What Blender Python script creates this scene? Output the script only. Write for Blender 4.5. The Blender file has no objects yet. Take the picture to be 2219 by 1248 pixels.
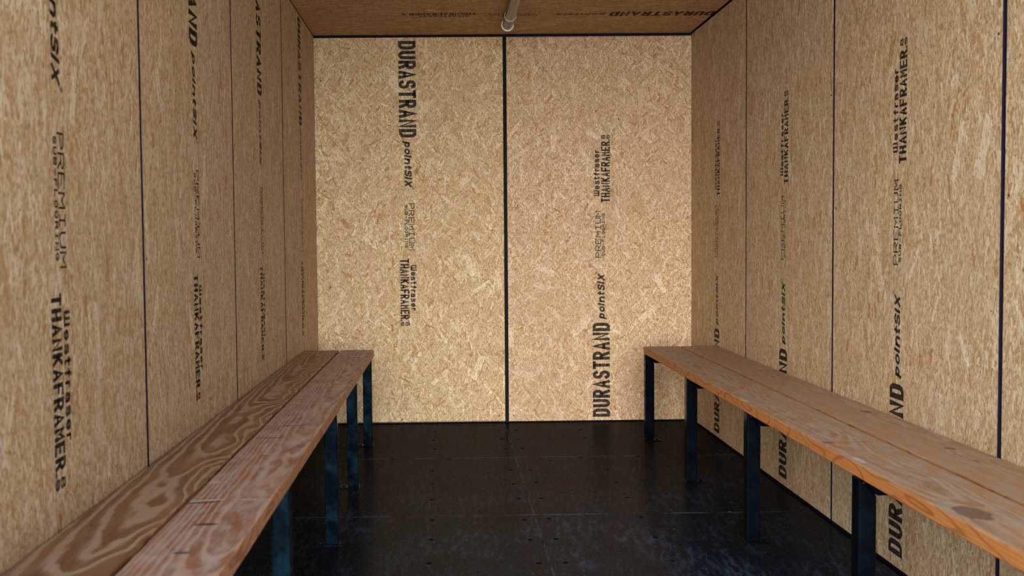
import bpy, bmesh, math, random
from mathutils import Vector, Matrix, noise

random.seed(7)
C = bpy.context.scene.collection
SC = bpy.context.scene

# ------------------------------------------------------------------ room (metres)
HW = 1.1692          # half width between the cladding faces
HP = 2.3976          # top of the end wall panels
HC = 2.4127          # ceiling face
YEND = -5.92         # open end of the room (the end wall is y = 0)
TH = 0.018           # board thickness

# ------------------------------------------------------------------ object helpers
def tag(o, label=None, cat=None, group=None, kind=None):
    if label: o['label'] = label
    if cat: o['category'] = cat
    if group: o['group'] = group
    if kind: o['kind'] = kind
    return o

def link(name, me, mats, parent=None, mat=None):
    o = bpy.data.objects.new(name, me)
    C.objects.link(o)
    for m in (mats if isinstance(mats, (list, tuple)) else [mats]):
        if m.name not in [x.name for x in me.materials]:
            me.materials.append(m)
    if parent is not None: o.parent = parent
    if mat is not None: o.matrix_local = mat
    return o

def bm_obj(name, bm, mats, parent=None, mat=None, smooth=False):
    me = bpy.data.meshes.new(name)
    bm.normal_update()
    bm.to_mesh(me); bm.free()
    if smooth:
        for p in me.polygons: p.use_smooth = True
        me.set_sharp_from_angle(angle=math.radians(32))
    return link(name, me, mats, parent, mat)

def empty(name, loc, parent=None):
    o = bpy.data.objects.new(name, None)
    C.objects.link(o); o.location = loc
    o.empty_display_size = 0.1
    if parent: o.parent = parent
    return o

def box(bm, a, b, bevel=0.0, seg=2):
    x0, y0, z0 = a; x1, y1, z1 = b
    v = [bm.verts.new(p) for p in ((x0,y0,z0),(x1,y0,z0),(x1,y1,z0),(x0,y1,z0),(x0,y0,z1),(x1,y0,z1),(x1,y1,z1),(x0,y1,z1))]
    f = [bm.faces.new([v[i] for i in q]) for q in ((3,2,1,0),(4,5,6,7),(0,1,5,4),(1,2,6,5),(2,3,7,6),(3,0,4,7))]
    if bevel:
        es = list({e for q in f for e in q.edges})
        bmesh.ops.bevel(bm, geom=es, offset=bevel, segments=seg, profile=0.5, affect='EDGES')

def prism(bm, pts, axis, a, b, bevel=0.0, seg=2):
    """polygon pts (2-D) extruded along axis ('y') from a to b"""
    lo = [bm.verts.new((p[0], a, p[1])) for p in pts]
    hi = [bm.verts.new((p[0], b, p[1])) for p in pts]
    n = len(pts); f = []
    f.append(bm.faces.new(lo)); f.append(bm.faces.new(list(reversed(hi))))
    for i in range(n):
        j = (i+1) % n
        f.append(bm.faces.new([lo[j], lo[i], hi[i], hi[j]]))
    bmesh.ops.recalc_face_normals(bm, faces=f)
    if bevel:
        es = list({e for q in f for e in q.edges})
        bmesh.ops.bevel(bm, geom=es, offset=bevel, segments=seg, profile=0.5, affect='EDGES')

def lathe(bm, prof, n=24, close=False):
    """prof: list of (radius, z) turned about z"""
    rings = []
    for r, z in prof:
        rings.append([bm.verts.new((r*math.cos(2*math.pi*k/n), r*math.sin(2*math.pi*k/n), z)) for k in range(n)])
    for a, b in zip(rings, rings[1:] + ([rings[0]] if close else [])):
        for k in range(n):
            bm.faces.new([a[k], a[(k+1) % n], b[(k+1) % n], b[k]])
    return rings

# ------------------------------------------------------------------ node helpers
class NT:
    def __init__(s, name):
        s.m = bpy.data.materials.new(name); s.m.use_nodes = True
        s.t = s.m.node_tree; s.t.nodes.clear()
        s.out = s.t.nodes.new('ShaderNodeOutputMaterial')
    def n(s, typ, **kw):
        d = s.t.nodes.new(typ)
        for k, v in kw.items(): setattr(d, k, v)
        return d
    def l(s, a, b): s.t.links.new(a, b)
    def put(s, sock, v):
        if isinstance(v, bpy.types.NodeSocket): s.l(v, sock)
        else: sock.default_value = v
    def math(s, op, a, b=None, c=None, clamp=False):
        d = s.n('ShaderNodeMath', operation=op); d.use_clamp = clamp
        s.put(d.inputs[0], a)
        if b is not None: s.put(d.inputs[1], b)
        if c is not None: s.put(d.inputs[2], c)
        return d.outputs[0]
    def vmath(s, op, a, b=None, scale=None):
        d = s.n('ShaderNodeVectorMath', operation=op)
        s.put(d.inputs[0], a)
        if b is not None: s.put(d.inputs[1], b)
        if scale is not None: s.put(d.inputs['Scale'], scale)
        return d.outputs['Value'] if op in ('LENGTH','DISTANCE','DOT_PRODUCT') else d.outputs[0]
    def sep(s, v):
        d = s.n('ShaderNodeSeparateXYZ'); s.l(v, d.inputs[0]); return d.outputs
    def comb(s, x, y, z=0.0):
        d = s.n('ShaderNodeCombineXYZ')
        for i, q in enumerate((x, y, z)): s.put(d.inputs[i], q)
        return d.outputs[0]
    def noise(s, vec, scale, detail=2.0, rough=0.5, dim='3D'):
        d = s.n('ShaderNodeTexNoise', noise_dimensions=dim)
        s.l(vec, d.inputs['Vector']); s.put(d.inputs['Scale'], scale)
        d.inputs['Detail'].default_value = detail; d.inputs['Roughness'].default_value = rough
        return d.outputs['Fac']
    def ramp(s, f, stops, interp='LINEAR'):
        d = s.n('ShaderNodeValToRGB'); r = d.color_ramp; r.interpolation = interp
        while len(r.elements) < len(stops): r.elements.new(0.5)
        for e, (p, c) in zip(r.elements, stops):
            e.position = p; e.color = (*c, 1.0) if len(c) == 3 else c
        s.l(f, d.inputs[0]); return d.outputs[0]
    def mix(s, f, a, b, blend='MIX'):
        d = s.n('ShaderNodeMix', data_type='RGBA', blend_type=blend)
        s.put(d.inputs[0], f)
        for i, q in ((6, a), (7, b)):
            if isinstance(q, (tuple, list)): q = (*q, 1.0) if len(q) == 3 else q
            s.put(d.inputs[i], q)
        return d.outputs[2]
    def mr(s, v, a, b, c=0.0, d=1.0, smooth=True):
        q = s.n('ShaderNodeMapRange'); q.interpolation_type = 'SMOOTHSTEP' if smooth else 'LINEAR'
        s.put(q.inputs[0], v)
        for i, w in enumerate((a, b, c, d)): s.put(q.inputs[i+1], w)
        return q.outputs[0]
    def bsdf(s, col, rough=0.6, metal=0.0, spec=0.5, normal=None, **kw):
        b = s.n('ShaderNodeBsdfPrincipled')
        s.put(b.inputs['Base Color'], (*col, 1.0) if isinstance(col, tuple) and len(col) == 3 else col)
        s.put(b.inputs['Roughness'], rough); s.put(b.inputs['Metallic'], metal)
        s.put(b.inputs['Specular IOR Level'], spec)
        if normal is not None: s.l(normal, b.inputs['Normal'])
        for k, v in kw.items(): s.put(b.inputs[k], v)
        return b
    def bump(s, h, strength=0.2, dist=0.002):
        d = s.n('ShaderNodeBump'); d.inputs['Strength'].default_value = strength
        d.inputs['Distance'].default_value = dist
        s.l(h, d.inputs['Height']); return d.outputs[0]
    def done(s, sh):
        s.l(sh.outputs[0] if not isinstance(sh, bpy.types.NodeSocket) else sh, s.out.inputs[0]); return s.m

def simple(name, col, rough=0.5, metal=0.0, spec=0.5):
    t = NT(name); return t.done(t.bsdf(col, rough, metal, spec))

# ------------------------------------------------------------------ strand board
# every layer strews one flake per Voronoi cell, turned about its own cell centre
def osb_material(name, spread, tint=(1, 1, 1), length=0.045, width=0.008, fine=1.0, fleck=1.0, purple=None):
    t = NT(name)
    tc = t.n('ShaderNodeTexCoord'); oi = t.n('ShaderNodeObjectInfo')
    x, y, z = t.sep(tc.outputs['Object'])
    r = oi.outputs['Random']
    vx = t.math('MULTIPLY_ADD', r, 37.0, x); vy = t.math('MULTIPLY_ADD', r, 71.0, y)
    v = t.comb(vx, vy, 0.0)
    PALE, CREAM, MID, TAN, RUST, DARK = (0.75,0.645,0.48),(0.60,0.470,0.305),(0.49,0.350,0.195),(0.42,0.265,0.115),(0.37,0.168,0.050),(0.15,0.070,0.028)
    # fibrous ground
    fib = t.noise(t.comb(t.math('MULTIPLY', vx, 260.0), t.math('MULTIPLY', vy, 52.0)), 1.0, 3.0, 0.65, '2D')
    col = t.ramp(fib, [(0.30, DARK), (0.40, TAN), (0.49, MID), (0.60, CREAM), (0.74, PALE)])
    wa = t.math('MULTIPLY', t.math('SUBTRACT', fib, 0.5), 0.010)
    pal = [
        [(0.0, PALE), (0.3, CREAM), (0.5, PALE), (0.68, MID), (0.85, CREAM), (1.0, TAN)],
        [(0.0, MID), (0.3, CREAM), (0.45, TAN), (0.6, PALE), (0.8, MID), (1.0, RUST)],
        [(0.0, RUST), (0.35, TAN), (0.6, RUST), (0.85, DARK), (1.0, RUST)]]
    #     cells/m  length width palette keep  spread
    L = [(15.0, 1.0, 1.00, 0, 0.95, 1.0), (21.0, 0.8, 0.80, 1, 0.85, 1.3), (27.0, 0.7, 0.60, 0, 0.80, 1.0),
         (42.0, 0.45, 0.22, 2, 0.68*fleck, 1.2), (18.0, 0.9, 0.75, 0, 0.60, 1.2), (34.0, 0.5, 0.45, 1, 0.55, 1.5),
         (9.0, 1.45, 1.75, 0, 0.30, 1.7), (29.0, 0.62, 0.20, 2, 0.48*fleck, 1.4), (38.0, 0.42, 0.40, 0, 0.5, 1.2)]
    for k, (sc, fl, fw, pi, kp, spm) in enumerate(L):
        off = t.vmath('ADD', v, (3.17*k + 1.3, 5.71*k + 0.7, 0.0))
        vo = t.n('ShaderNodeTexVoronoi', voronoi_dimensions='2D', feature='F1')
        t.l(off, vo.inputs['Vector']); vo.inputs['Scale'].default_value = sc * fine
        d = t.vmath('SUBTRACT', off, vo.outputs['Position'])
        cr, cg, cb = t.sep(vo.outputs['Color'])
        ang = t.math('MULTIPLY', t.math('SUBTRACT', cr, 0.5), spread * spm)
        ro = t.n('ShaderNodeVectorRotate', rotation_type='Z_AXIS'); t.l(d, ro.inputs['Vector']); t.l(ang, ro.inputs['Angle'])
        rx, ry, _ = t.sep(ro.outputs[0])
        b = t.math('MULTIPLY_ADD', cb, width * fw, width * 0.40 * fw)
        a = t.math('MULTIPLY_ADD', cg, length * 0.55 * fl, length * 0.55 * fl)
        ex = t.math('SUBTRACT', b, t.math('ABSOLUTE', t.math('MULTIPLY_ADD', wa, 0.35, rx)))
        ey = t.math('SUBTRACT', a, t.math('ABSOLUTE', t.math('ADD', wa, ry)))
        e = t.math('MINIMUM', ex, ey)
        pick = t.math('FRACT', t.math('MULTIPLY', cg, 13.7))
        keep = t.math('MULTIPLY', t.mr(e, 0.0, 0.0006, smooth=False), t.math('LESS_THAN', pick, kp))
        tone = t.math('FRACT', t.math('MULTIPLY_ADD', cr, 7.31, t.math('MULTIPLY', cb, 3.7)))
        fc = t.ramp(tone, pal[pi])
        if pi < 2:
            gr = t.noise(t.comb(t.math('MULTIPLY_ADD', rx, 520.0, t.math('MULTIPLY', cg, 91.0)), t.math('MULTIPLY', ry, 16.0)), 1.0, 1.0, 0.6, '2D')
            g2 = t.math('MULTIPLY', t.mr(gr, 0.30, 0.68, 0.56, 1.12), t.mr(ex, 0.0, 0.0018, 0.62, 1.0))  # flake rims darkened as painted edge shadow
            fc = t.mix(1.0, fc, t.comb(t.math('POWER', g2, 0.7), g2, t.math('POWER', g2, 1.35)), 'MULTIPLY')
        else:
            keep = t.math('MULTIPLY', keep, 0.8)
        col = t.mix(keep, col, fc)
    # brown fibres and dark pits
    sp = t.noise(t.comb(t.math('MULTIPLY', vx, 190.0), t.math('MULTIPLY', vy, 62.0)), 1.0, 2.0, 0.6, '2D')
    col = t.mix(t.mr(sp, 0.565, 0.65, 0.0, 0.80), col, RUST)
    col = t.mix(t.mr(sp, 0.30, 0.40, 0.45, 0.0), col, PALE)
    pit = t.noise(t.comb(t.math('MULTIPLY', vx, 95.0), t.math('MULTIPLY', vy, 50.0)), 1.3, 1.0, 0.5, '2D')
    col = t.mix(t.mr(pit, 0.73, 0.78, 0.0, 0.85), col, (0.05, 0.03, 0.018))
    big = t.noise(v, 2.4, 2.0, 0.5, '2D')
    col = t.mix(t.mr(big, 0.35, 0.72, 0.0, 0.20), col, (0.42, 0.28, 0.16))
    col = t.mix(1.0, col, tint, 'MULTIPLY')
    if purple is not None:      # edge paint smeared on to the face
        pn = t.math('MULTIPLY_ADD', fib, 0.010, -0.004)
        d = t.math('SUBTRACT', t.math('ABSOLUTE', t.math('SUBTRACT', y, purple)), pn)
        col = t.mix(t.mr(d, 0.007, 0.001, 0.0, 0.6), col, (0.10, 0.05, 0.12))
    return t.done(t.bsdf(col, 0.62, 0.0, 0.22))

def ink_material():
    t = NT('printed_black_ink')
    tc = t.n('ShaderNodeTexCoord')
    x, y, z = t.sep(tc.outputs['Object'])
    n1 = t.noise(t.comb(t.math('MULTIPLY', x, 70.0), t.math('MULTIPLY', y, 200.0)), 1.0, 3.0, 0.6, '2D')
    line = t.math('ABSOLUTE', t.math('SUBTRACT', t.math('FRACT', t.math('MULTIPLY', y, 112.0)), 0.5))
    a = t.math('MULTIPLY', t.mr(line, 0.33, 0.47, 0.0, 0.85), t.mr(n1, 0.40, 0.62, 0.40, 1.0))
    a = t.math('MAXIMUM', a, t.mr(n1, 0.62, 0.78, 0.0, 0.45))
    b = t.bsdf((0.008, 0.0075, 0.009), 0.6, 0.0, 0.12)
    tr = t.n('ShaderNodeBsdfTransparent')
    mx = t.n('ShaderNodeMixShader')
    t.l(a, mx.inputs[0]); t.l(b.outputs[0], mx.inputs[1]); t.l(tr.outputs[0], mx.inputs[2])
    return t.done(mx)

# ------------------------------------------------------------------ sawn softwood planks
def plank_material(name, seed, ring, tilt, early, late, xc=0.0, zc=-0.09, wear=0.35, wearcol=(0.42,0.36,0.33), edge=(1.15,0.92,0.66), knots=(), marks=(), contrast=0.8, warp=1.0):
    t = NT(name)
    tc = t.n('ShaderNodeTexCoord'); x, y, z = t.sep(tc.outputs['Object'])
    low = t.noise(t.comb(t.math('MULTIPLY', x, 3.0), t.math('MULTIPLY_ADD', y, 1.6, seed*3.1), t.math('MULTIPLY', z, 3.0)), 1.0, 2.0, 0.55)
    mid = t.noise(t.comb(t.math('MULTIPLY', x, 22.0), t.math('MULTIPLY_ADD', y, 5.0, seed*7.7), t.math('MULTIPLY', z, 22.0)), 1.0, 2.0, 0.5)
    cx = t.math('MULTIPLY_ADD', t.math('SUBTRACT', low, 0.5), 0.12*warp, x)
    cx = t.math('SUBTRACT', cx, xc)
    cz = t.math('SUBTRACT', z, zc)
    cz = t.math('ADD', cz, t.math('MULTIPLY', y, tilt))
    cz = t.math('ADD', cz, t.math('MULTIPLY', t.math('SUBTRACT', low, 0.5), 0.08*warp))
    rad = t.math('SQRT', t.math('ADD', t.math('MULTIPLY', cx, cx), t.math('MULTIPLY', cz, cz)))
    rad = t.math('ADD', rad, t.math('MULTIPLY', t.math('SUBTRACT', mid, 0.5), ring*1.1))
    kd = None; kw = t.math('MULTIPLY', t.math('SUBTRACT', t.noise(t.comb(t.math('MULTIPLY', x, 60.0), t.math('MULTIPLY', y, 40.0), seed), 1.0, 2.0, 0.6), 0.5), 0.7)
    for (kx, ky, kr) in knots:
        d = t.math('SQRT', t.math('ADD', t.math('POWER', t.math('SUBTRACT', x, kx), 2.0), t.math('POWER', t.math('MULTIPLY', t.math('SUBTRACT', y, ky), 0.62), 2.0)))
        q = t.math('ADD', t.math('DIVIDE', d, kr), kw)
        rad = t.math('ADD', rad, t.math('MULTIPLY', t.math('EXPONENT', t.math('MULTIPLY', t.math('MULTIPLY', q, q), -0.35)), 0.012))
        kd = q if kd is None else t.math('MINIMUM', kd, q)
    fr = t.math('FRACT', t.math('DIVIDE', rad, ring))
    late_f = t.math('MULTIPLY', t.mr(fr, 0.18, 0.45, 0.0, 1.0), t.mr(fr, 0.88, 1.0, 1.0, 0.0))
    fine = t.noise(t.comb(t.math('MULTIPLY', x, 480.0), t.math('MULTIPLY', y, 9.0), t.math('MULTIPLY', z, 300.0)), 1.0, 3.0, 0.6)
    col = t.mix(t.math('MULTIPLY', late_f, contrast), early, late)
    col = t.mix(t.mr(fine, 0.35, 0.7, 0.0, 0.35), col, late)
    tone = t.noise(t.comb(t.math('MULTIPLY', x, 14.0), t.math('MULTIPLY', y, 2.2), seed), 1.0, 3.0, 0.6)
    col = t.mix(t.mr(tone, 0.4, 0.72, 0.0, 0.4), col, (early[0]*0.95, early[1]*0.72, early[2]*0.58))
    geo = t.n('ShaderNodeNewGeometry')
    vt = t.n('ShaderNodeVectorTransform', vector_type='NORMAL', convert_from='WORLD', convert_to='OBJECT')
    t.l(geo.outputs['True Normal'], vt.inputs[0])
    up = t.mr(t.sep(vt.outputs[0])[2], 0.55, 0.95)
    # worn grey bloom on the sitting face
    w1 = t.noise(t.comb(t.math('MULTIPLY', x, 26.0), t.math('MULTIPLY_ADD', y, 7.0, seed), 0.0), 1.0, 5.0, 0.68)
    wr = t.math('MULTIPLY', t.math('MULTIPLY', t.mr(w1, 0.38, 0.62, 0.0, wear), t.mr(fr, 0.9, 0.3, 0.55, 1.0)), up)
    col = t.mix(wr, col, wearcol)
    sw = t.noise(t.comb(t.math('MULTIPLY', x, 6.0), t.math('MULTIPLY_ADD', y, 3.0, seed*2.3), t.math('MULTIPLY', z, 11.0)), 1.0, 1.0, 0.4)
    sw = t.math('ABSOLUTE', t.math('SUBTRACT', t.math('FRACT', t.math('MULTIPLY', sw, 9.0)), 0.5))
    ec = t.mix(t.mr(sw, 0.17, 0.04, 0.0, 0.65), t.mix(0.5, early, col), (late[0]*0.75, late[1]*0.62, late[2]*0.55))
    col = t.mix(t.math('SUBTRACT', 1.0, up), col, t.mix(1.0, ec, edge, 'MULTIPLY'))
    if kd is not None:
        col = t.mix(t.math('MULTIPLY', t.mr(kd, 1.25, 0.75), 0.88), col, (0.13, 0.065, 0.048))
        col = t.mix(t.math('MULTIPLY', t.mr(t.math('ABSOLUTE', t.math('SUBTRACT', kd, 1.0)), 0.22, 0.04), 0.55), col, (0.06, 0.032, 0.026))
    # dents and scrapes: (x, y, half x, half y, tone, turn)
    hgt = t.math('MULTIPLY', late_f, 0.3)
    for (mx, my, ax, ay, tn, turn) in marks:
        ux, uy = t.math('SUBTRACT', x, mx), t.math('SUBTRACT', y, my)
        c_, s_ = math.cos(turn), math.sin(turn)
        rx = t.math('ADD', t.math('MULTIPLY', ux, c_), t.math('MULTIPLY', uy, s_))
        ry = t.math('SUBTRACT', t.math('MULTIPLY', uy, c_), t.math('MULTIPLY', ux, s_))
        q = t.math('ADD', t.math('POWER', t.math('DIVIDE', rx, ax), 2.0), t.math('POWER', t.math('DIVIDE', ry, ay), 2.0))
        q = t.math('ADD', q, t.math('MULTIPLY', t.math('SUBTRACT', w1, 0.5), 2.4))
        f = t.math('MULTIPLY', t.mr(q, 1.1, 0.3), up)
        col = t.mix(t.math('MULTIPLY', f, 0.8), col, tn)
    b = t.bsdf(col, 0.55, 0.0, 0.3, t.bump(t.math('ADD', hgt, t.math('MULTIPLY', fine, 0.4)), 0.22, 0.0012))
    return t.done(b)

def floor_material():
    t = NT('black_filmed_plywood')
    tc = t.n('ShaderNodeTexCoord'); oi = t.n('ShaderNodeObjectInfo')
    x, y, z = t.sep(t.n('ShaderNodeNewGeometry').outputs['Position'])
    v = t.comb(x, y, 0.0)
    weave = t.noise(t.comb(t.math('MULTIPLY', x, 320.0), t.math('MULTIPLY', y, 40.0)), 1.0, 2.0, 0.6, '2D')
    tone = t.noise(v, 3.0, 3.0, 0.55, '2D')
    col = t.mix(t.mr(tone, 0.3, 0.7), (0.0050, 0.0046, 0.0048), (0.0085, 0.0072, 0.0066))
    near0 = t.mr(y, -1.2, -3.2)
    col = t.mix(t.math('MULTIPLY', near0, 0.85), col, (0.0048, 0.0072, 0.0115))  # blue sky reflection painted into the floor towards the open end
    # scuffs: streaks with reflected sky blue painted in, densest towards the open end
    s1 = t.noise(t.comb(t.math('MULTIPLY', x, 26.0), t.math('MULTIPLY', y, 5.0)), 1.0, 4.0, 0.7, '2D')
    s2 = t.noise(v, 4.0, 3.0, 0.6, '2D')
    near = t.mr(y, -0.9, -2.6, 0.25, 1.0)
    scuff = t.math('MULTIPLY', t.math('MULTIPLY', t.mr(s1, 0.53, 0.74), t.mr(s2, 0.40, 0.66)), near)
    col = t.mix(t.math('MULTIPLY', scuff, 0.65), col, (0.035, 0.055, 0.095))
    c1 = t.noise(t.comb(t.math('MULTIPLY', x, 3.2), t.math('MULTIPLY', y, 2.2)), 1.0, 3.0, 0.6, '2D')
    c2 = t.noise(t.comb(t.math('MULTIPLY', t.math('MULTIPLY_ADD', y, -0.15, x), 44.0), t.math('MULTIPLY', t.math('MULTIPLY_ADD', x, 0.3, y), 8.0)), 1.0, 4.0, 0.72, '2D')
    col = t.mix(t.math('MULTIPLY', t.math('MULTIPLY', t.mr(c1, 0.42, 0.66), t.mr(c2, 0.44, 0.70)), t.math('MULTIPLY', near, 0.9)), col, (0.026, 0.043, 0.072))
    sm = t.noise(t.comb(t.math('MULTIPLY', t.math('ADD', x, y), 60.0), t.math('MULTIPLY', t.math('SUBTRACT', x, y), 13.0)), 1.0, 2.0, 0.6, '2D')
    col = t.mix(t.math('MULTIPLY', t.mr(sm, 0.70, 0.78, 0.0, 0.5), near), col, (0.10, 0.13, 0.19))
    dots = t.noise(v, 55.0, 1.0, 0.5, '2D')
    col = t.mix(t.mr(dots, 0.80, 0.84, 0.0, 0.6), col, (0.22, 0.25, 0.32))
    # rubbed board edges
    ox, oy, oz = t.sep(tc.outputs['Generated'])
    ed = t.math('MINIMUM', t.math('MINIMUM', ox, t.math('SUBTRACT', 1.0, ox)), t.math('MINIMUM', oy, t.math('SUBTRACT', 1.0, oy)))
    en = t.noise(v, 7.0, 2.0, 0.5, '2D')
    col = t.mix(t.math('MULTIPLY', t.mr(ed, 0.0028, 0.0008), t.mr(en, 0.36, 0.58, 0.0, 0.8)), col, (0.11, 0.12, 0.15))
    ro = t.math('ADD', t.math('MULTIPLY_ADD', weave, 0.10, 0.22), t.math('MULTIPLY', scuff, 0.3))
    # chalk lines snapped over the joists
    for lx in (-0.452, 0.036, 0.428):
        ln = t.math('ABSOLUTE', t.math('SUBTRACT', x, t.math('MULTIPLY_ADD', t.math('SUBTRACT', tone, 0.5), 0.006, lx)))
        col = t.mix(t.math('MULTIPLY', t.mr(ln, 0.0022, 0.0008), t.mr(en, 0.42, 0.62, 0.0, 0.45)), col, (0.055, 0.060, 0.070))
    b = t.n('ShaderNodeBsdfDiffuse'); t.put(b.inputs[0], col)
    g = t.n('ShaderNodeBsdfGlossy'); g.inputs[0].default_value = (1, 1, 1, 1); t.put(g.inputs['Roughness'], ro)
    mx = t.n('ShaderNodeMixShader'); t.put(mx.inputs[0], t.mr(scuff, 0.0, 0.6, 0.040, 0.022))
    t.l(b.outputs[0], mx.inputs[1]); t.l(g.outputs[0], mx.inputs[2])
    return t.done(mx)

def steel_material(name, base=(0.0015, 0.0028, 0.0045), rough=0.20, spec=0.10, sky_tint=(0.006,0.019,0.031), amt=0.75):
    t = NT(name)
    tc = t.n('ShaderNodeTexCoord')
    n = t.noise(tc.outputs['Object'], 16.0, 4.0, 0.62)
    col = t.mix(t.mr(n, 0.38, 0.72, 0.0, amt), base, sky_tint)  # mottled blue paints the sky's reflection into the steel colour
    n2 = t.noise(tc.outputs['Object'], 60.0, 2.0, 0.5)
    b = t.bsdf(col, t.mr(n, 0.3, 0.75, rough*0.75, rough*1.5), 0.0, spec, t.bump(n2, 0.05, 0.0006), **{'Specular Tint': (0.35, 0.72, 1.0, 1.0)})
    return t.done(b)

M = {}
M['osb_side'] = osb_material('strand_board_side', 0.75, (0.96, 0.96, 0.95), length=0.062, width=0.0105, fine=0.70)
M['osb_back'] = osb_material('strand_board_end_yellowish', 1.7, (1.06, 1.06, 0.97), length=0.062, width=0.0115, fine=0.70, purple=0.0)
M['osb_pink'] = osb_material('strand_board_end_pinkish', 1.7, (1.05, 1.02, 1.0), length=0.052, width=0.0095, fine=0.82, fleck=1.2, purple=HP-0.008)
M['osb_ceiling'] = osb_material('strand_board_ceiling', 0.75, (0.84, 0.72, 0.52), length=0.062, width=0.0105, fine=0.70)  # same board; dimness and warm bounce light put into the tint
M['edge'] = simple('purple_edge_seal', (0.007, 0.004, 0.015), 0.7, 0.0, 0.15)
M['seam'] = simple('seam_backing', (0.006, 0.003, 0.012), 0.8, 0.0, 0.1)
M['black'] = simple('black_frame_paint', (0.003, 0.004, 0.006), 0.7, 0.0, 0.15)
M['ink'] = ink_material()
M['floor'] = floor_material()
M['steel'] = steel_material('black_painted_steel')
M['steel_shaded'] = steel_material('black_painted_steel_shaded', (0.0014, 0.0018, 0.0026), 0.16, 0.06, (0.002, 0.0045, 0.008), 0.5)  # same paint; the right legs' missing sky reflection is put into the colour
M['screw'] = simple('dark_screw_head', (0.035, 0.045, 0.06), 0.35, 0.8)
M['screw_black'] = simple('black_screw_head', (0.006, 0.006, 0.007), 0.5)
M['zinc'] = simple('zinc_screw_head', (0.25, 0.30, 0.36), 0.35, 0.9)
M['floor_screw'] = simple('floor_screw_head', (0.0012, 0.0060, 0.0150), 0.9, 0.0, 0.0)

# ------------------------------------------------------------------ stamped lettering, drawn as strokes
def arc(cx, cy, rx, ry, a0, a1, n=8):
    return [(cx + rx*math.cos(math.radians(a0+(a1-a0)*i/n)), cy + ry*math.sin(math.radians(a0+(a1-a0)*i/n))) for i in range(n+1)]
G = {  # unit boxes: x 0..1, y 0..1 (cap height)
 'D': [[(0,0),(0,1),(.55,1)] + arc(.55,.72,.45,.28,90,0,5) + arc(.55,.28,.45,.28,0,-90,5) + [(0,0)]],
 'U': [[(0,1),(0,.3)] + arc(.5,.3,.5,.3,180,360,10) + [(1,1)]],
 'R': [[(0,0),(0,1),(.55,1)] + arc(.55,.75,.45,.25,90,-90,8) + [(0,.5)], [(.5,.5),(1,0)]],
 'A': [[(0,0),(.5,1),(1,0)], [(.2,.32),(.8,.32)]],
 'S': [arc(.5,.76,.5,.24,20,180,8) + arc(.5,.72,.5,.2,180,255,4) + arc(.5,.27,.5,.25,75,0,4) + arc(.5,.24,.5,.24,0,-160,8)],
 'T': [[(0,1),(1,1)], [(.5,0),(.5,1)]],
 'N': [[(0,0),(0,1),(1,0),(1,1)]],
 'I': [[(.5,0),(.5,1)]],
 'Iserif': [[(.5,0),(.5,1)], [(.15,0),(.85,0)], [(.15,1),(.85,1)]],
 'X': [[(0,0),(1,1)], [(0,1),(1,0)]],
 'P': [[(0,0),(0,1),(.6,1)] + arc(.6,.74,.4,.26,90,-90,8) + [(0,.48)]],
 'E': [[(1,0),(0,0),(0,1),(1,1)], [(0,.52),(.8,.52)]],
 'M': [[(0,0),(0,1),(.5,.45),(1,1),(1,0)]],
 'B': [[(0,0),(0,1),(.6,1)] + arc(.6,.76,.36,.24,90,-90,6) + [(0,.52),(.6,.52)] + arc(.6,.26,.4,.26,90,-90,6) + [(0,0)]],
 'F': [[(0,0),(0,1),(1,1)], [(0,.52),(.8,.52)]],
 'L': [[(0,1),(0,0),(1,0)]],
 'O': [arc(.5,.5,.5,.5,0,360,16)],
 'G': [arc(.5,.5,.5,.5,45,360,14) + [(.55,.5)]],
 'H': [[(0,0),(0,1)], [(1,0),(1,1)], [(0,.5),(1,.5)]],
 'K': [[(0,0),(0,1)], [(1,1),(.05,.45)], [(.3,.6),(1,0)]],
 'W': [[(0,1),(.22,0),(.5,.75),(.78,0),(1,1)]],
 'Wblock': [[(0,1),(0,.08),(1,.08),(1,1)], [(.5,.08),(.5,1)]],
 '-': [[(.1,.48),(.9,.48)]],
 '.': [[(.3,.02),(.7,.02)]],
 '8': [arc(.5,.75,.42,.25,0,360,12), arc(.5,.26,.5,.26,0,360,12)],
 'C': [arc(.5,.5,.5,.5,50,310,12)],
 'p': [[(0,-.35),(0,.7)], arc(.45,.35,.45,.35,0,360,14)],
 'o': [arc(.5,.35,.5,.35,0,360,14)],
 'i': [[(.5,0),(.5,.7)], [(.38,.96),(.62,.96)]],
 'n': [[(0,0),(0,.7)], [(0,.4)] + arc(.5,.38,.5,.32,180,0,8) + [(1,0)]],
 't': [[(.35,1),(.35,.18)] + arc(.6,.18,.25,.18,180,290,5), [(0,.7),(.9,.7)]],
 'e': [[(.04,.36),(.97,.36)] + arc(.5,.36,.48,.35,0,315,12)],
 's': [arc(.5,.53,.44,.17,25,180,6) + arc(.5,.5,.44,.13,180,260,3) + arc(.5,.2,.46,.16,80,0,3) + arc(.5,.18,.46,.18,0,-155,6)],
 'f': [[(.4,0),(.4,.75)] + arc(.68,.75,.28,.25,180,75,5), [(0,.65),(.9,.65)]],
 'r': [[(.1,0),(.1,.7)], [(.1,.42)] + arc(.6,.42,.5,.28,180,60,6)],
 'a': [[(.06,.6)] + arc(.48,.48,.44,.22,130,0,6) + [(.94,0)], arc(.48,.2,.46,.2,0,360,12)],
}
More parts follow.
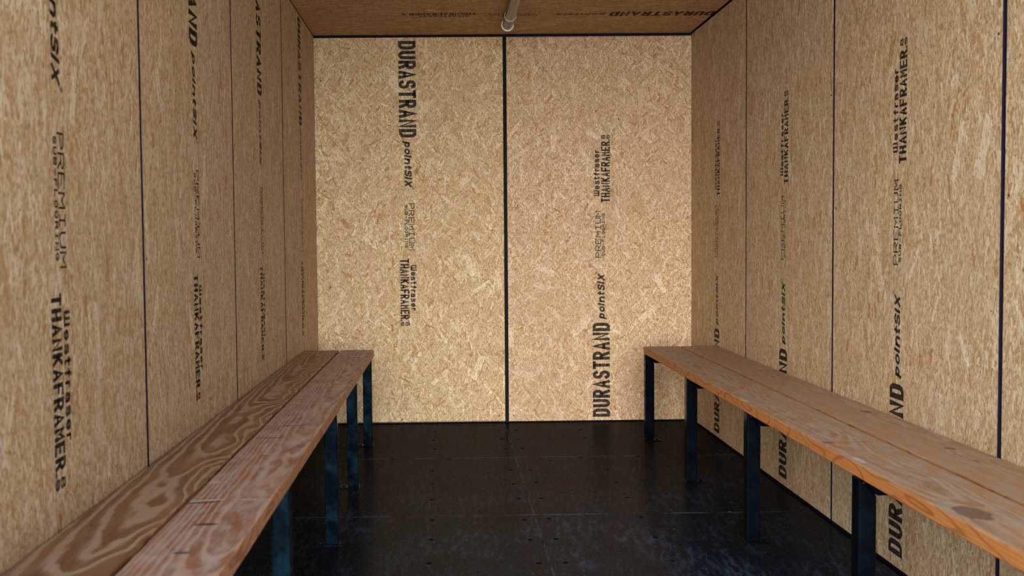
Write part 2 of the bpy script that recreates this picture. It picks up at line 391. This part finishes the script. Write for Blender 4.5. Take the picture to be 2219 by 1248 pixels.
def stroke(bm, pts, h):
    """a mitred ribbon of half width h along pts"""
    q = [pts[0]]
    for p in pts[1:]:
        if (p[0]-q[-1][0])**2 + (p[1]-q[-1][1])**2 > 1e-10: q.append(p)
    n = len(q)
    closed = n > 3 and abs(q[0][0]-q[-1][0]) < 1e-6 and abs(q[0][1]-q[-1][1]) < 1e-6
    if closed: q = q[:-1]; n -= 1
    pts2 = [Vector(p) for p in q]
    if not closed:   # square ends
        d = (pts2[1]-pts2[0]).normalized(); e = (pts2[-1]-pts2[-2]).normalized()
        pts2[0] = pts2[0] - d*h*0.9; pts2[-1] = pts2[-1] + e*h*0.9
    L, R = [], []
    for i in range(n):
        a = pts2[i-1] if (i > 0 or closed) else None
        b = pts2[(i+1) % n] if (i < n-1 or closed) else None
        d0 = (pts2[i]-a).normalized() if a is not None else None
        d1 = (b-pts2[i]).normalized() if b is not None else None
        if d0 is None: nn = Vector((-d1.y, d1.x)); k = 1
        elif d1 is None: nn = Vector((-d0.y, d0.x)); k = 1
        else:
            n0, n1 = Vector((-d0.y, d0.x)), Vector((-d1.y, d1.x))
            s = n0 + n1
            nn = s.normalized() if s.length > 1e-4 else n0
            k = min(1.9, 1/max(0.35, nn.dot(n0)))
        L.append(bm.verts.new((*(pts2[i]+nn*h*k), 0))); R.append(bm.verts.new((*(pts2[i]-nn*h*k), 0)))
    for i in range(n if closed else n-1):
        j = (i+1) % n
        bm.faces.new([R[i], R[j], L[j], L[i]])

def word(bm, letters, s0, s1, t0, h, w, fill=0.72, shear=0.0, widths=None):
    """letters in reading order between s0 and s1, baseline t0, cap height h, stroke width w"""
    widths = widths or {}
    ws = [widths.get(c, 1.0) for c in letters]
    pitch = (s1 - s0) / (sum(ws) - (1-fill))
    s = s0
    for c, k in zip(letters, ws):
        gw = pitch*k*fill if k >= 0.7 else pitch*k*0.6
        for line in G[c]:
            P = []
            for (x, y) in line:
                px = s + w/2 + x*max(gw - w, 0.0005); py = t0 + w/2 + y*(h - w)
                P.append((px + shear*(py - t0), py))
            stroke(bm, P, w/2)
        s += pitch*k

def stamp_mesh():
    bm = bmesh.new()
    word(bm, 'DURASTRAND', 0.021, 0.613, 0.0, 0.1085, 0.0195, 0.87)
    word(bm, 'pointSIX', 0.636, 0.912, 0.031, 0.046, 0.0108, 0.90, 0.22, {'i': .5, 'I': .55, 't': .8})
    for c, x in (('O', 0.921),):
        for line in G[c]: stroke(bm, [(x + .012*p[0], .078 + .012*p[1]) for p in line], .0008)
    for line in G['R']: stroke(bm, [(.9245 + .005*p[0], .081 + .006*p[1]) for p in line], .0007)
    word(bm, ['P','R','E','M','Iserif','U','M'], 1.020, 1.312, 0.052, 0.037, 0.0052, 0.86)
    word(bm, ['S','U','B','-','F','L','O','O','R','Iserif','N','G'], 1.030, 1.296, 0.029, 0.0195, 0.0043, 0.80)
    word(bm, 'THANKAFRAMER', 1.364, 1.742, -0.004, 0.056, 0.0100, 0.88)
    word(bm, '.', 1.741, 1.757, -0.004, 0.056, 0.0086, 0.9)
    word(bm, '8', 1.757, 1.783, 0.024, 0.028, 0.0055, 0.95)
    word(bm, 'S', 1.757, 1.783, -0.004, 0.022, 0.0055, 0.95)
    word(bm, ['Wblock','e','s','t','f','r','a','s','e','r'], 1.404, 1.690, 0.061, 0.038, 0.0074, 0.86, 0.0, {'Wblock': 1.35, 't': .85, 'f': .85, 'r': .8})
    me = bpy.data.meshes.new('printed_lettering'); bm.to_mesh(me); bm.free(); return me
STAMP = stamp_mesh()

# ------------------------------------------------------------------ cladding
SCREW_ME = None
def screw_mesh(name, r, h, m):
    bm = bmesh.new()
    rg = lathe(bm, [(r, 0.0), (r*0.92, h*0.7), (r*0.45, h), (r*0.4, h*0.55)], 12)
    bm.faces.new(rg[-1]); bm.faces.new(list(reversed(rg[0])))
    me = bpy.data.meshes.new(name); bm.to_mesh(me); bm.free(); me.materials.append(m); return me
SCREW_PANEL = screw_mesh('panel_screw', 0.0045, 0.0008, M['screw_black'])
SCREW_PLANK = screw_mesh('plank_screw', 0.0050, 0.0010, M['zinc'])
SCREW_FLOOR = screw_mesh('floor_screw', 0.0105, 0.0008, M['floor_screw'])

def panel_mesh(w, l):
    """local: u -w/2..w/2, v 0..l, face at z=0, board behind it"""
    bm = bmesh.new()
    box(bm, (-w/2, 0, -TH), (w/2, l, 0))
    bm.normal_update()
    for f in bm.faces: f.material_index = 0 if abs(f.normal.z) > 0.5 else 1
    me = bpy.data.meshes.new('osb_panel'); bm.to_mesh(me); bm.free(); return me

def frame(o, u, v):
    u, v = Vector(u), Vector(v); n = u.cross(v)
    return Matrix(((u.x, v.x, n.x, o[0]), (u.y, v.y, n.y, o[1]), (u.z, v.z, n.z, o[2]), (0, 0, 0, 1)))

def panel(parent, m, w, l, mat, down, base, screws=(), k=1.0, lift=0.0):
    p = link('osb_panel', panel_mesh(w, l), [mat, M['edge']], parent, m)
    if down is not None:
        t = bpy.data.objects.new('printed_lettering', STAMP); C.objects.link(t)
        if not STAMP.materials: STAMP.materials.append(M['ink'])
        t.parent = p
        t['label'] = 'black stencilled brand lettering'
        if down:   # reads towards the panel's foot
            t.matrix_local = Matrix(((0, 1, 0, base), (-k, 0, 0, l - (1-k)*0.99 + lift), (0, 0, 1, 0.0006), (0, 0, 0, 1)))
        else:
            t.matrix_local = Matrix(((0, -1, 0, base), (k, 0, 0, lift), (0, 0, 1, 0.0006), (0, 0, 0, 1)))
    for (su, sv) in screws:
        s = bpy.data.objects.new('panel_screw', SCREW_PANEL); C.objects.link(s); s.parent = p
        s.location = (su, sv, 0.0)
    return p

def slab(name, a, b, m):
    bm = bmesh.new(); box(bm, a, b)
    return tag(bm_obj(name, bm, m), kind='structure')

wall_back = slab('wall_back', (-HW-0.1, TH, -0.12), (HW+0.1, TH+0.1, 2.55), M['black'])
wall_left = slab('wall_left', (-HW-TH-0.08, YEND, -0.12), (-HW-TH, TH, 2.55), M['seam'])
wall_right = slab('wall_right', (HW+TH, YEND, -0.12), (HW+TH+0.08, TH, 2.55), M['seam'])
ceiling = slab('ceiling', (-HW-TH, YEND, HC+TH), (HW+TH, TH, 2.55), M['black'])
floor = slab('floor', (-HW-TH, YEND, -0.12), (HW+TH, TH, -0.018), M['black'])

# end wall: two sheets either side of a black joint (n = -y, u = +x, v = +z)
z0 = 0.008; lb = HP - z0
sl = [(w_, v_) for w_, v_ in ((0.55, lb-0.026), (0.545, 0.035))] + [(-.53, 1.45), (-.50, .85), (.51, 1.2), (-.54, lb-.26)]
sr = [(-w_, v_) for w_, v_ in ((0.548, lb-0.03), (0.545, 0.035))] + [(.12, 1.88), (-.02, 1.93), (.52, 1.0), (-.51, 1.35)]
xl0, xl1 = -HW+0.001, -0.003; xr0, xr1 = 0.020, HW-0.001
panel(wall_back, frame(((xl0+xl1)/2, 0, z0), (1,0,0), (0,0,1)), xl1-xl0, lb, M['osb_back'], True, -0.648-(xl0+xl1)/2, sl)
p = panel(wall_back, frame(((xr0+xr1)/2, 0, z0), (1,0,0), (0,0,1)), xr1-xr0, lb, M['osb_pink'], False, 0.656-(xr0+xr1)/2, sr)

# side walls; the stamp baseline y of each sheet
zs = 0.014; ls = HC - 0.006 - zs
def side(parent, sgn, cuts, bases, gaps):
    for k in range(len(cuts)-1):
        a, b = cuts[k] - gaps[k]/2, cuts[k+1] + gaps[k+1]/2      # a is the deeper edge
        w = a - b; c = (a+b)/2
        base = bases[k]
        if sgn < 0:
            panel(parent, frame((-HW, c, zs), (0,1,0), (0,0,1)), w, ls, M['osb_side'], True, base - c, [(w/2-.02, .3), (w/2-.02, 1.9), (-w/2+.02, 1.1)], k=[1.0, .98, .965, .96, .96][k])
        else:
            panel(parent, frame((HW, c, zs), (0,-1,0), (0,0,1)), w, ls, M['osb_side'], False, -(base - c), [(w/2-.02, .35), (w/2-.02, 1.7), (-w/2+.02, 1.25)], lift=[.004, .012, .020, .02, .02][k])
side(wall_left, -1, [0.0, -1.293, -2.526, -3.720, -4.935, YEND], [-0.700, -1.988, -3.176, -4.368, -5.56], [.002, .017, .015, .017, .015, 0])
side(wall_right, 1, [0.0, -1.163, -2.350, -3.598, -4.82, YEND], [-0.655, -1.806, -2.995, -4.22, -5.4], [.006, .014, .016, .022, .015, 0])

# ceiling sheets run across the room (n = -z, u = +y, v = +x)
cc = [-0.002, -1.21, -2.43, -3.65, -4.87, YEND]
for k in range(5):
    a, b = cc[k]-0.003, cc[k+1]+0.003
    panel(ceiling, frame((-HW+0.001, (a+b)/2, HC), (0,1,0), (1,0,0)), a-b, 2*HW-0.012, M['osb_ceiling'], True, (-0.622 - 1.22*k) - (a+b)/2, [(.3, .55), (.33, 1.7)], lift=0.024)

# floor sheets
fx = [-HW+0.012, -0.012, HW-0.012]; fy = [0.010, -1.034, -2.168, -3.40, -4.62, YEND]
rows = [-0.27, -0.535, -0.80, -1.33, -1.61, -1.90, -2.235, -2.515, -2.805, -3.10, -3.55, -3.85]
cross = [(-0.655,-1.046), (-0.367,-1.053), (0.339,-1.052), (0.635,-1.05), (-0.90,-1.05)]
for i in range(2):
    for j in range(5):
        x0, x1 = fx[i] + (0.0009 if i else 0), fx[i+1] - (0 if i else 0.0009)
        y0, y1 = fy[j+1] + 0.0008, fy[j] - 0.0008
        bm = bmesh.new(); box(bm, (x0, y0, -0.018), (x1, y1, 0.0), 0.0006, 1)
        s = bm_obj('floor_sheet', bm, M['floor'], floor)
        pts = [(x, y + random.uniform(-.012, .012)) for x in (-0.445, -0.055, 0.045, 0.43) for y in rows] + cross
        for (sx, sy) in pts:
            if x0 < sx < x1 and y0 < sy < y1:
                q = bpy.data.objects.new('floor_screw', SCREW_FLOOR); C.objects.link(q); q.parent = s
                q.location = (sx + random.uniform(-.006, .006), sy, 0.0)

# ------------------------------------------------------------------ benches
def plank_mesh(w, l, th, seed):
    """top face at z=0, x across, y along from 0 to -l; arrises eased and a little uneven"""
    bm = bmesh.new(); N = 180; r = 0.0035
    prof = [(-w/2+r, 0), (-w/2+r*.3, -r*.3), (-w/2, -r), (-w/2, -th+r), (-w/2+r, -th), (w/2-r, -th), (w/2, -th+r), (w/2, -r), (w/2-r*.3, -r*.3), (w/2-r, 0)]
    rings = []
    for i in range(N+1):
        y = -l*i/N; ring = []
        for (x, z) in prof:
            e = noise.noise((y*3.1, seed*9.7 + (5 if x > 0 else 0), 0)) * 0.0014 + noise.noise((y*17, seed*3.3 + (8 if x > 0 else 0), 2)) * 0.0006
            dz = 0.0
            if abs(x) > w/2 - 2*r and z > -2*r: dz = -abs(noise.noise((y*9, seed + (3 if x > 0 else 0), 7)))*0.0022
            ring.append(bm.verts.new((x + (e if x > 0 else -e), y, z + dz)))
        rings.append(ring)
    for a, b in zip(rings, rings[1:]):
        for k in range(len(prof)):
            j = (k+1) % len(prof)
            bm.faces.new([a[k], a[j], b[j], b[k]])
    bm.faces.new(list(reversed(rings[0]))); bm.faces.new(rings[-1])
    bmesh.ops.recalc_face_normals(bm, faces=bm.faces[:])
    me = bpy.data.meshes.new('seat_plank'); bm.to_mesh(me); bm.free(); return me

def bench(sgn, steel, label, za, zb, xin, planks, legs, yback, yend, tube):
    """sgn -1 left wall, +1 right wall; seat top z = za + zb*y; xin = room-side leg face;
    planks: (x0, x1, material); legs: y of each leg's front face"""
    root = empty('bench', (sgn*0.97, (yback+yend)/2, 0))
    tag(root, label, 'bench', 'wall benches of wooden planks on black steel legs')
    off = Vector(root.location)
    ang = math.atan(zb); l = (yback-yend); th = 0.040
    for k, (x0, x1, mt, dy, lab) in enumerate(planks):
        w = x1-x0
        o = link('seat_plank', plank_mesh(w, l, th, 3*k + (11 if sgn > 0 else 0)), mt, root)
        o['label'] = lab
        o.location = Vector(((x0+x1)/2, yback+dy, za + zb*(yback+dy))) - off
        o.rotation_euler = (ang, 0, 0)
        for ly in legs:
            for dx in (-w*0.36, w*0.36):
                s = bpy.data.objects.new('plank_screw', SCREW_PLANK); C.objects.link(s); s.parent = o
                s.location = (dx + random.uniform(-.008, .008), (ly + tube/2) - (yback+dy) + random.uniform(-.01, .01), -0.0003)
    xw = sgn*(HW-0.002)
    for ly in legs:
        top = za + zb*(ly+tube) - th - 0.0006 if zb < 0 else za - th - 0.0006
        d = -sgn                    # towards the room
        x_in, x_out = xin, xin - d*tube
        # upright, mitred at the head
        bm = bmesh.new()
        prism(bm, [(x_in, 0.006), (x_out, 0.006), (x_out, top-tube), (x_in, top)], 'y', ly, ly+tube, 0.005, 3)
        leg = bm_obj('leg', bm, steel, root, Matrix.Translation(-off))
        bm = bmesh.new()
        prism(bm, [(x_in - d*0.0012, top), (x_out - d*0.0012, top-tube), (xw, top-tube), (xw, top)], 'y', ly, ly+tube, 0.005, 3)
        bm_obj('support_arm', bm, steel, root, Matrix.Translation(-off))
        # foot plate running towards the wall, with one bolt
        bm = bmesh.new()
        xa, xb = sorted((x_in + d*0.002, x_out - d*0.036))
        box(bm, (xa, ly-0.003, 0.0), (xb, ly+tube+0.003, 0.006), 0.0012, 1)
        fp = bm_obj('foot_plate', bm, steel, leg)
        bm = bmesh.new()
        rg = lathe(bm, [(0.009, 0.0), (0.009, 0.004), (0.007, 0.006)], 6); bm.faces.new(rg[-1]); bm.faces.new(list(reversed(rg[0])))
        bm_obj('bolt', bm, steel, leg, Matrix.Translation((x_out - d*0.020, ly+tube/2, 0.006)))
        # weld bead along the mitre
        bm = bmesh.new()
        cx_ = x_in + (x_out-x_in)*0.28; cz_ = top - tube*0.28
        bmesh.ops.create_uvsphere(bm, u_segments=8, v_segments=5, radius=0.0026, matrix=Matrix.Translation((cx_, ly+0.0002, cz_)))
        bm_obj('weld_bead', bm, M['screw'], leg, smooth=True)
    return root

E1, L1 = (0.385, 0.268, 0.190), (0.170, 0.072, 0.024)
E2, L2 = (0.420, 0.262, 0.182), (0.225, 0.095, 0.052)
E3, L3 = (0.345, 0.210, 0.112), (0.200, 0.098, 0.040)
DK, LT, BL, OR = (0.030,0.022,0.022), (0.44,0.36,0.33), (0.05,0.05,0.075), (0.20,0.085,0.022)
LY0, RY0 = -0.665, -0.615
pl_wall = plank_material('plank_left_wall_side', 1.0, 0.0135, -0.03, E1, L1, 0.01, -0.05, 0.28, (0.32,0.26,0.225), contrast=1.0, marks=[(-.02,-.06,.02,.006,DK,.2),(.04,-.12,.05,.004,DK,.1)])
pl_front = plank_material('plank_left_room_side', 2.0, 0.0085, -0.015, E2, L2, 0.05, -0.07, 0.75, (0.40,0.345,0.33), contrast=0.95, warp=0.45, knots=(),
    marks=[(-.01, -.17, .055, .007, DK, .1), (.02, -.40, .05, .012, (0.12,0.06,0.04), -.1), (-.03,-.55,.018,.006,DK,.2), (.03,-.57,.018,.006,BL,.1),
           (-.02, -1.95, .045, .009, DK, .12), (.0, -3.14+.665, .045, .008, DK, .35), (-.03, -2.69, .05, .007, BL, .1), (-.01, -2.96, .02, .010, OR, 0),
           (-.075, -3.28, .018, .018, LT, .3), (-.06, -3.48, .05, .009, DK, .2), (-.06, -3.465, .05, .010, LT, .2), (.05, -3.46, .05, .008, LT, -.1), (-.005, -3.67, .03, .010, DK, .1), (-.01, -3.87, .02, .012, BL, 0)])
pr_wall = plank_material('plank_right_wall_side', 3.0, 0.0065, -0.006, E3, L3, 0.06, -0.10, 0.45, (0.31,0.265,0.22), contrast=0.65, warp=0.4,
    knots=[(0.045, -2.225, 0.018), (0.03, -2.86, 0.012)], marks=[(.02,-3.03,.008,.012,DK,0), (.02,-1.08,.012,.02,DK,0), (.01,-1.29,.01,.014,DK,0)])
pr_front = plank_material('plank_right_room_side', 4.0, 0.0090, -0.016, E3, L3, -0.03, -0.07, 0.70, (0.30,0.265,0.235), edge=(1.50,0.96,0.50), contrast=0.75, warp=0.6,
    knots=[(-.045, -3.555, 0.032)], marks=[(-.075,-2.75,.022,.02,(0.12,0.05,0.04),.3), (.02,-2.75,.05,.006,(0.13,0.06,0.045),-.05), (-.09,-1.94,.012,.05,LT,0), (-.098,-.96,.012,.012,(0.16,0.07,0.04),0), (-.08,-3.0,.012,.05,LT,0)])

bench(-1, M['steel'], 'long bench along the left wall, scuffed reddish planks on black legs', 0.532, -0.0103, -0.788,
      [(-1.163, -0.972, pl_wall, 0.0, 'darker plank with strong flame grain beside the wall'), (-0.961, -0.776, pl_front, 0.0, 'scuffed reddish plank on the room side')],
      [-0.705, -1.672, -2.582, -3.78, -4.78], LY0, -5.15, 0.050)
bench(1, M['steel_shaded'], 'long bench along the right wall, honey coloured knotted planks on black legs', 0.535, 0.0, 0.752,
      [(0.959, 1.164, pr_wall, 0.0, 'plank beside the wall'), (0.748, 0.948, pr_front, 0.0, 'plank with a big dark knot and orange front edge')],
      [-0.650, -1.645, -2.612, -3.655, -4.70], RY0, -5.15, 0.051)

# ------------------------------------------------------------------ tube light under the ceiling
def tube_light():
    y0, ln, R = -0.445, 1.55, 0.0345
    zc = HC - R*1.02 - 0.001
    root = empty('tube_light', (0.0, y0, zc))
    tag(root, 'clear tubular lamp with pale end ring, mounted along the middle of the ceiling', 'ceiling light')
    t = NT('clear_cover')
    tr = t.n('ShaderNodeBsdfTransparent'); tr.inputs[0].default_value = (0.97, 0.97, 0.96, 1)
    gl = t.n('ShaderNodeBsdfGlossy'); gl.inputs['Roughness'].default_value = 0.12
    fr = t.n('ShaderNodeFresnel'); fr.inputs[0].default_value = 1.35
    mx = t.n('ShaderNodeMixShader'); t.l(t.math('MULTIPLY_ADD', fr.outputs[0], 0.8, 0.02), mx.inputs[0]); t.l(tr.outputs[0], mx.inputs[1]); t.l(gl.outputs[0], mx.inputs[2])
    cover = t.done(mx)
    lamp = NT('frosted_lamp'); tc = lamp.n('ShaderNodeTexCoord'); x, y, z = lamp.sep(tc.outputs['Object'])
    n = lamp.noise(lamp.comb(lamp.math('MULTIPLY', x, 260.0), lamp.math('MULTIPLY', y, 260.0), lamp.math('MULTIPLY', z, 1.5)), 1.0, 2.0, 0.5)
    frosted = lamp.done(lamp.bsdf(lamp.mix(lamp.mr(n, 0.3, 0.7), (0.74, 0.68, 0.60), (0.88, 0.84, 0.78)), 0.30, 0.0, 0.5))
    pale = simple('pale_plastic', (0.86, 0.92, 0.98), 0.30)
    dark = simple('lamp_seam', (0.10, 0.075, 0.05), 0.6)
    rot = Matrix.Rotation(math.pi/2, 4, 'X')       # lathe axis z -> -y (towards the open end)
    def turn(name, prof, m, parent=root, n=40, close=False, move=(0,0,0)):
        bm = bmesh.new(); rg = lathe(bm, prof, n, close)
        if not close:
            bm.faces.new(list(reversed(rg[0]))); bm.faces.new(rg[-1])
        bmesh.ops.recalc_face_normals(bm, faces=bm.faces[:])
        return bm_obj(name, bm, m, parent, Matrix.Translation(move) @ rot, smooth=True)
    # rot maps +z to -y
    turn('clear_cover', [(R*0.84, 0.004), (R*0.885, 0.004), (R*0.885, ln-0.004), (R*0.84, ln-0.004)], cover, close=True)
    turn('end_ring', [(R*0.90, 0.0), (R*1.0, -0.001), (R*1.02, 0.004), (R*1.02, 0.018), (R*0.90, 0.018)], pale, close=True)
    turn('cap_joint_ring', [(R*0.88, 0.262), (R*0.96, 0.262), (R*0.96, 0.270), (R*0.88, 0.270)], simple('milky_plastic', (0.55, 0.50, 0.48), 0.4), close=True)
    turn('end_ring', [(R*0.86, ln-0.012), (R*1.0, ln-0.013), (R*1.03, ln-0.004), (R*1.0, ln), (R*0.9, ln-0.002)], pale, close=True)
    turn('lamp', [(0.0002, 0.010), (R*0.72, 0.010), (R*0.74, 0.014), (R*0.74, ln-0.014), (R*0.72, ln-0.010), (0.0002, ln-0.010)], frosted, move=(0.0045, 0, 0.001))
    bm = bmesh.new(); box(bm, (-0.0008, -ln+0.02, -0.0008), (0.0008, -0.014, 0.0008))
    bm_obj('lamp_seam', bm, dark, root, Matrix.Translation((0.0035, 0, 0.001 - R*0.742)))
tube_light()

# ------------------------------------------------------------------ outdoors before the open end
def ground_material():
    t = NT('yard_gravel'); g = t.n('ShaderNodeNewGeometry')
    n = t.noise(g.outputs['Position'], 1.5, 5.0, 0.6)
    return t.done(t.bsdf(t.mix(n, (0.27, 0.28, 0.29), (0.38, 0.39, 0.40)), 0.9))
bm = bmesh.new(); box(bm, (-30, -60, -0.30), (30, YEND, -0.20))
tag(bm_obj('ground', bm, ground_material()), kind='structure')

SKY_DIR, SKY_LOBE, SKY_BASE = (-0.15, -1.0, 0.04), 25.0, 2.7
SUN = 120.0
w = bpy.data.worlds.new('overcast_sky'); SC.world = w; w.use_nodes = True
nt = w.node_tree; nt.nodes.clear()
wo = nt.nodes.new('ShaderNodeOutputWorld'); bg = nt.nodes.new('ShaderNodeBackground')
geo = nt.nodes.new('ShaderNodeTexCoord')
def wm(op, a, b=None, c=None):
    d = nt.nodes.new('ShaderNodeMath'); d.operation = op
    for i, q in enumerate((a, b, c)):
        if q is None: continue
        if isinstance(q, bpy.types.NodeSocket): nt.links.new(q, d.inputs[i])
        else: d.inputs[i].default_value = q
    return d.outputs[0]
def lobe(direction, inner, outer):
    dn = nt.nodes.new('ShaderNodeVectorMath'); dn.operation = 'NORMALIZE'; nt.links.new(geo.outputs['Generated'], dn.inputs[0])
    dp = nt.nodes.new('ShaderNodeVectorMath'); dp.operation = 'DOT_PRODUCT'
    nt.links.new(dn.outputs[0], dp.inputs[0]); dp.inputs[1].default_value = Vector(direction).normalized()
    mp = nt.nodes.new('ShaderNodeMapRange'); mp.interpolation_type = 'SMOOTHSTEP'
    nt.links.new(dp.outputs['Value'], mp.inputs[0])
    mp.inputs[1].default_value = math.cos(math.radians(outer)); mp.inputs[2].default_value = math.cos(math.radians(inner))
    return mp.outputs[0]
# bright open sky low in front of the doorway, duller cloud elsewhere
lb_ = lobe(SKY_DIR, 8, 38)
mixc = nt.nodes.new('ShaderNodeMix'); mixc.data_type = 'RGBA'
nt.links.new(lb_, mixc.inputs[0]); mixc.inputs[6].default_value = (0.44, 0.70, 1.0, 1); mixc.inputs[7].default_value = (0.99, 0.97, 0.95, 1)
nt.links.new(mixc.outputs[2], bg.inputs[0])
sx = nt.nodes.new('ShaderNodeSeparateXYZ'); nt.links.new(geo.outputs['Generated'], sx.inputs[0])
base = wm('MULTIPLY', wm('MULTIPLY_ADD', sx.outputs[0], -0.75, 1.0), SKY_BASE)     # the sky is lighter to the left
nt.links.new(wm('MULTIPLY_ADD', lb_, SKY_LOBE, base), bg.inputs[1])
nt.links.new(bg.outputs[0], wo.inputs[0])
bounce_sun = bpy.data.lights.new('bounce_sun', 'SUN'); bounce_sun.energy = SUN; bounce_sun.angle = math.radians(1.5); bounce_sun.color = (1.0, 0.95, 0.88)
so = bpy.data.objects.new('bounce_sun', bounce_sun); C.objects.link(so); so.location = (2, 6, 8)
so.rotation_euler = (math.radians(-62), 0, math.radians(38))     # added behind the room to sunlight only the yard; bounce brightens the end wall
pl = bpy.data.lights.new('doorway_portal', 'AREA'); pl.shape = 'RECTANGLE'; pl.size = 2*HW; pl.size_y = HC
pl.cycles.is_portal = True
po = bpy.data.objects.new('doorway_portal', pl); C.objects.link(po)
po.location = (0, YEND-0.01, HC/2); po.rotation_euler = (math.pi/2, 0, 0)

# ------------------------------------------------------------------ camera
cam = bpy.data.cameras.new('camera'); co = bpy.data.objects.new('camera', cam); C.objects.link(co)
R3 = Matrix(((0.999885, 0.0103, -0.011088), (-0.011541, 0.044971, -0.998922), (-0.00979, 0.998935, 0.045085)))
m4 = R3.to_4x4(); m4.translation = Vector((-0.3795, -6.4569, 1.1637)); co.matrix_world = m4
cam.sensor_fit = 'HORIZONTAL'; cam.sensor_width = 36.0; cam.lens = 2245.6179/2219*36
cam.shift_x = 122.5307/2219; cam.shift_y = -8.3118/2219
cam.clip_start = 0.05
cam.dof.use_dof = True; cam.dof.focus_distance = 4.8; cam.dof.aperture_fstop = 5.0
SC.camera = co

SC.view_settings.view_transform = 'Standard'
SC.view_settings.look = 'None'
SC.view_settings.exposure = 0.0
SC.cycles.use_denoising = True
SC.cycles.max_bounces = 10; SC.cycles.diffuse_bounces = 6; SC.cycles.transparent_max_bounces = 12
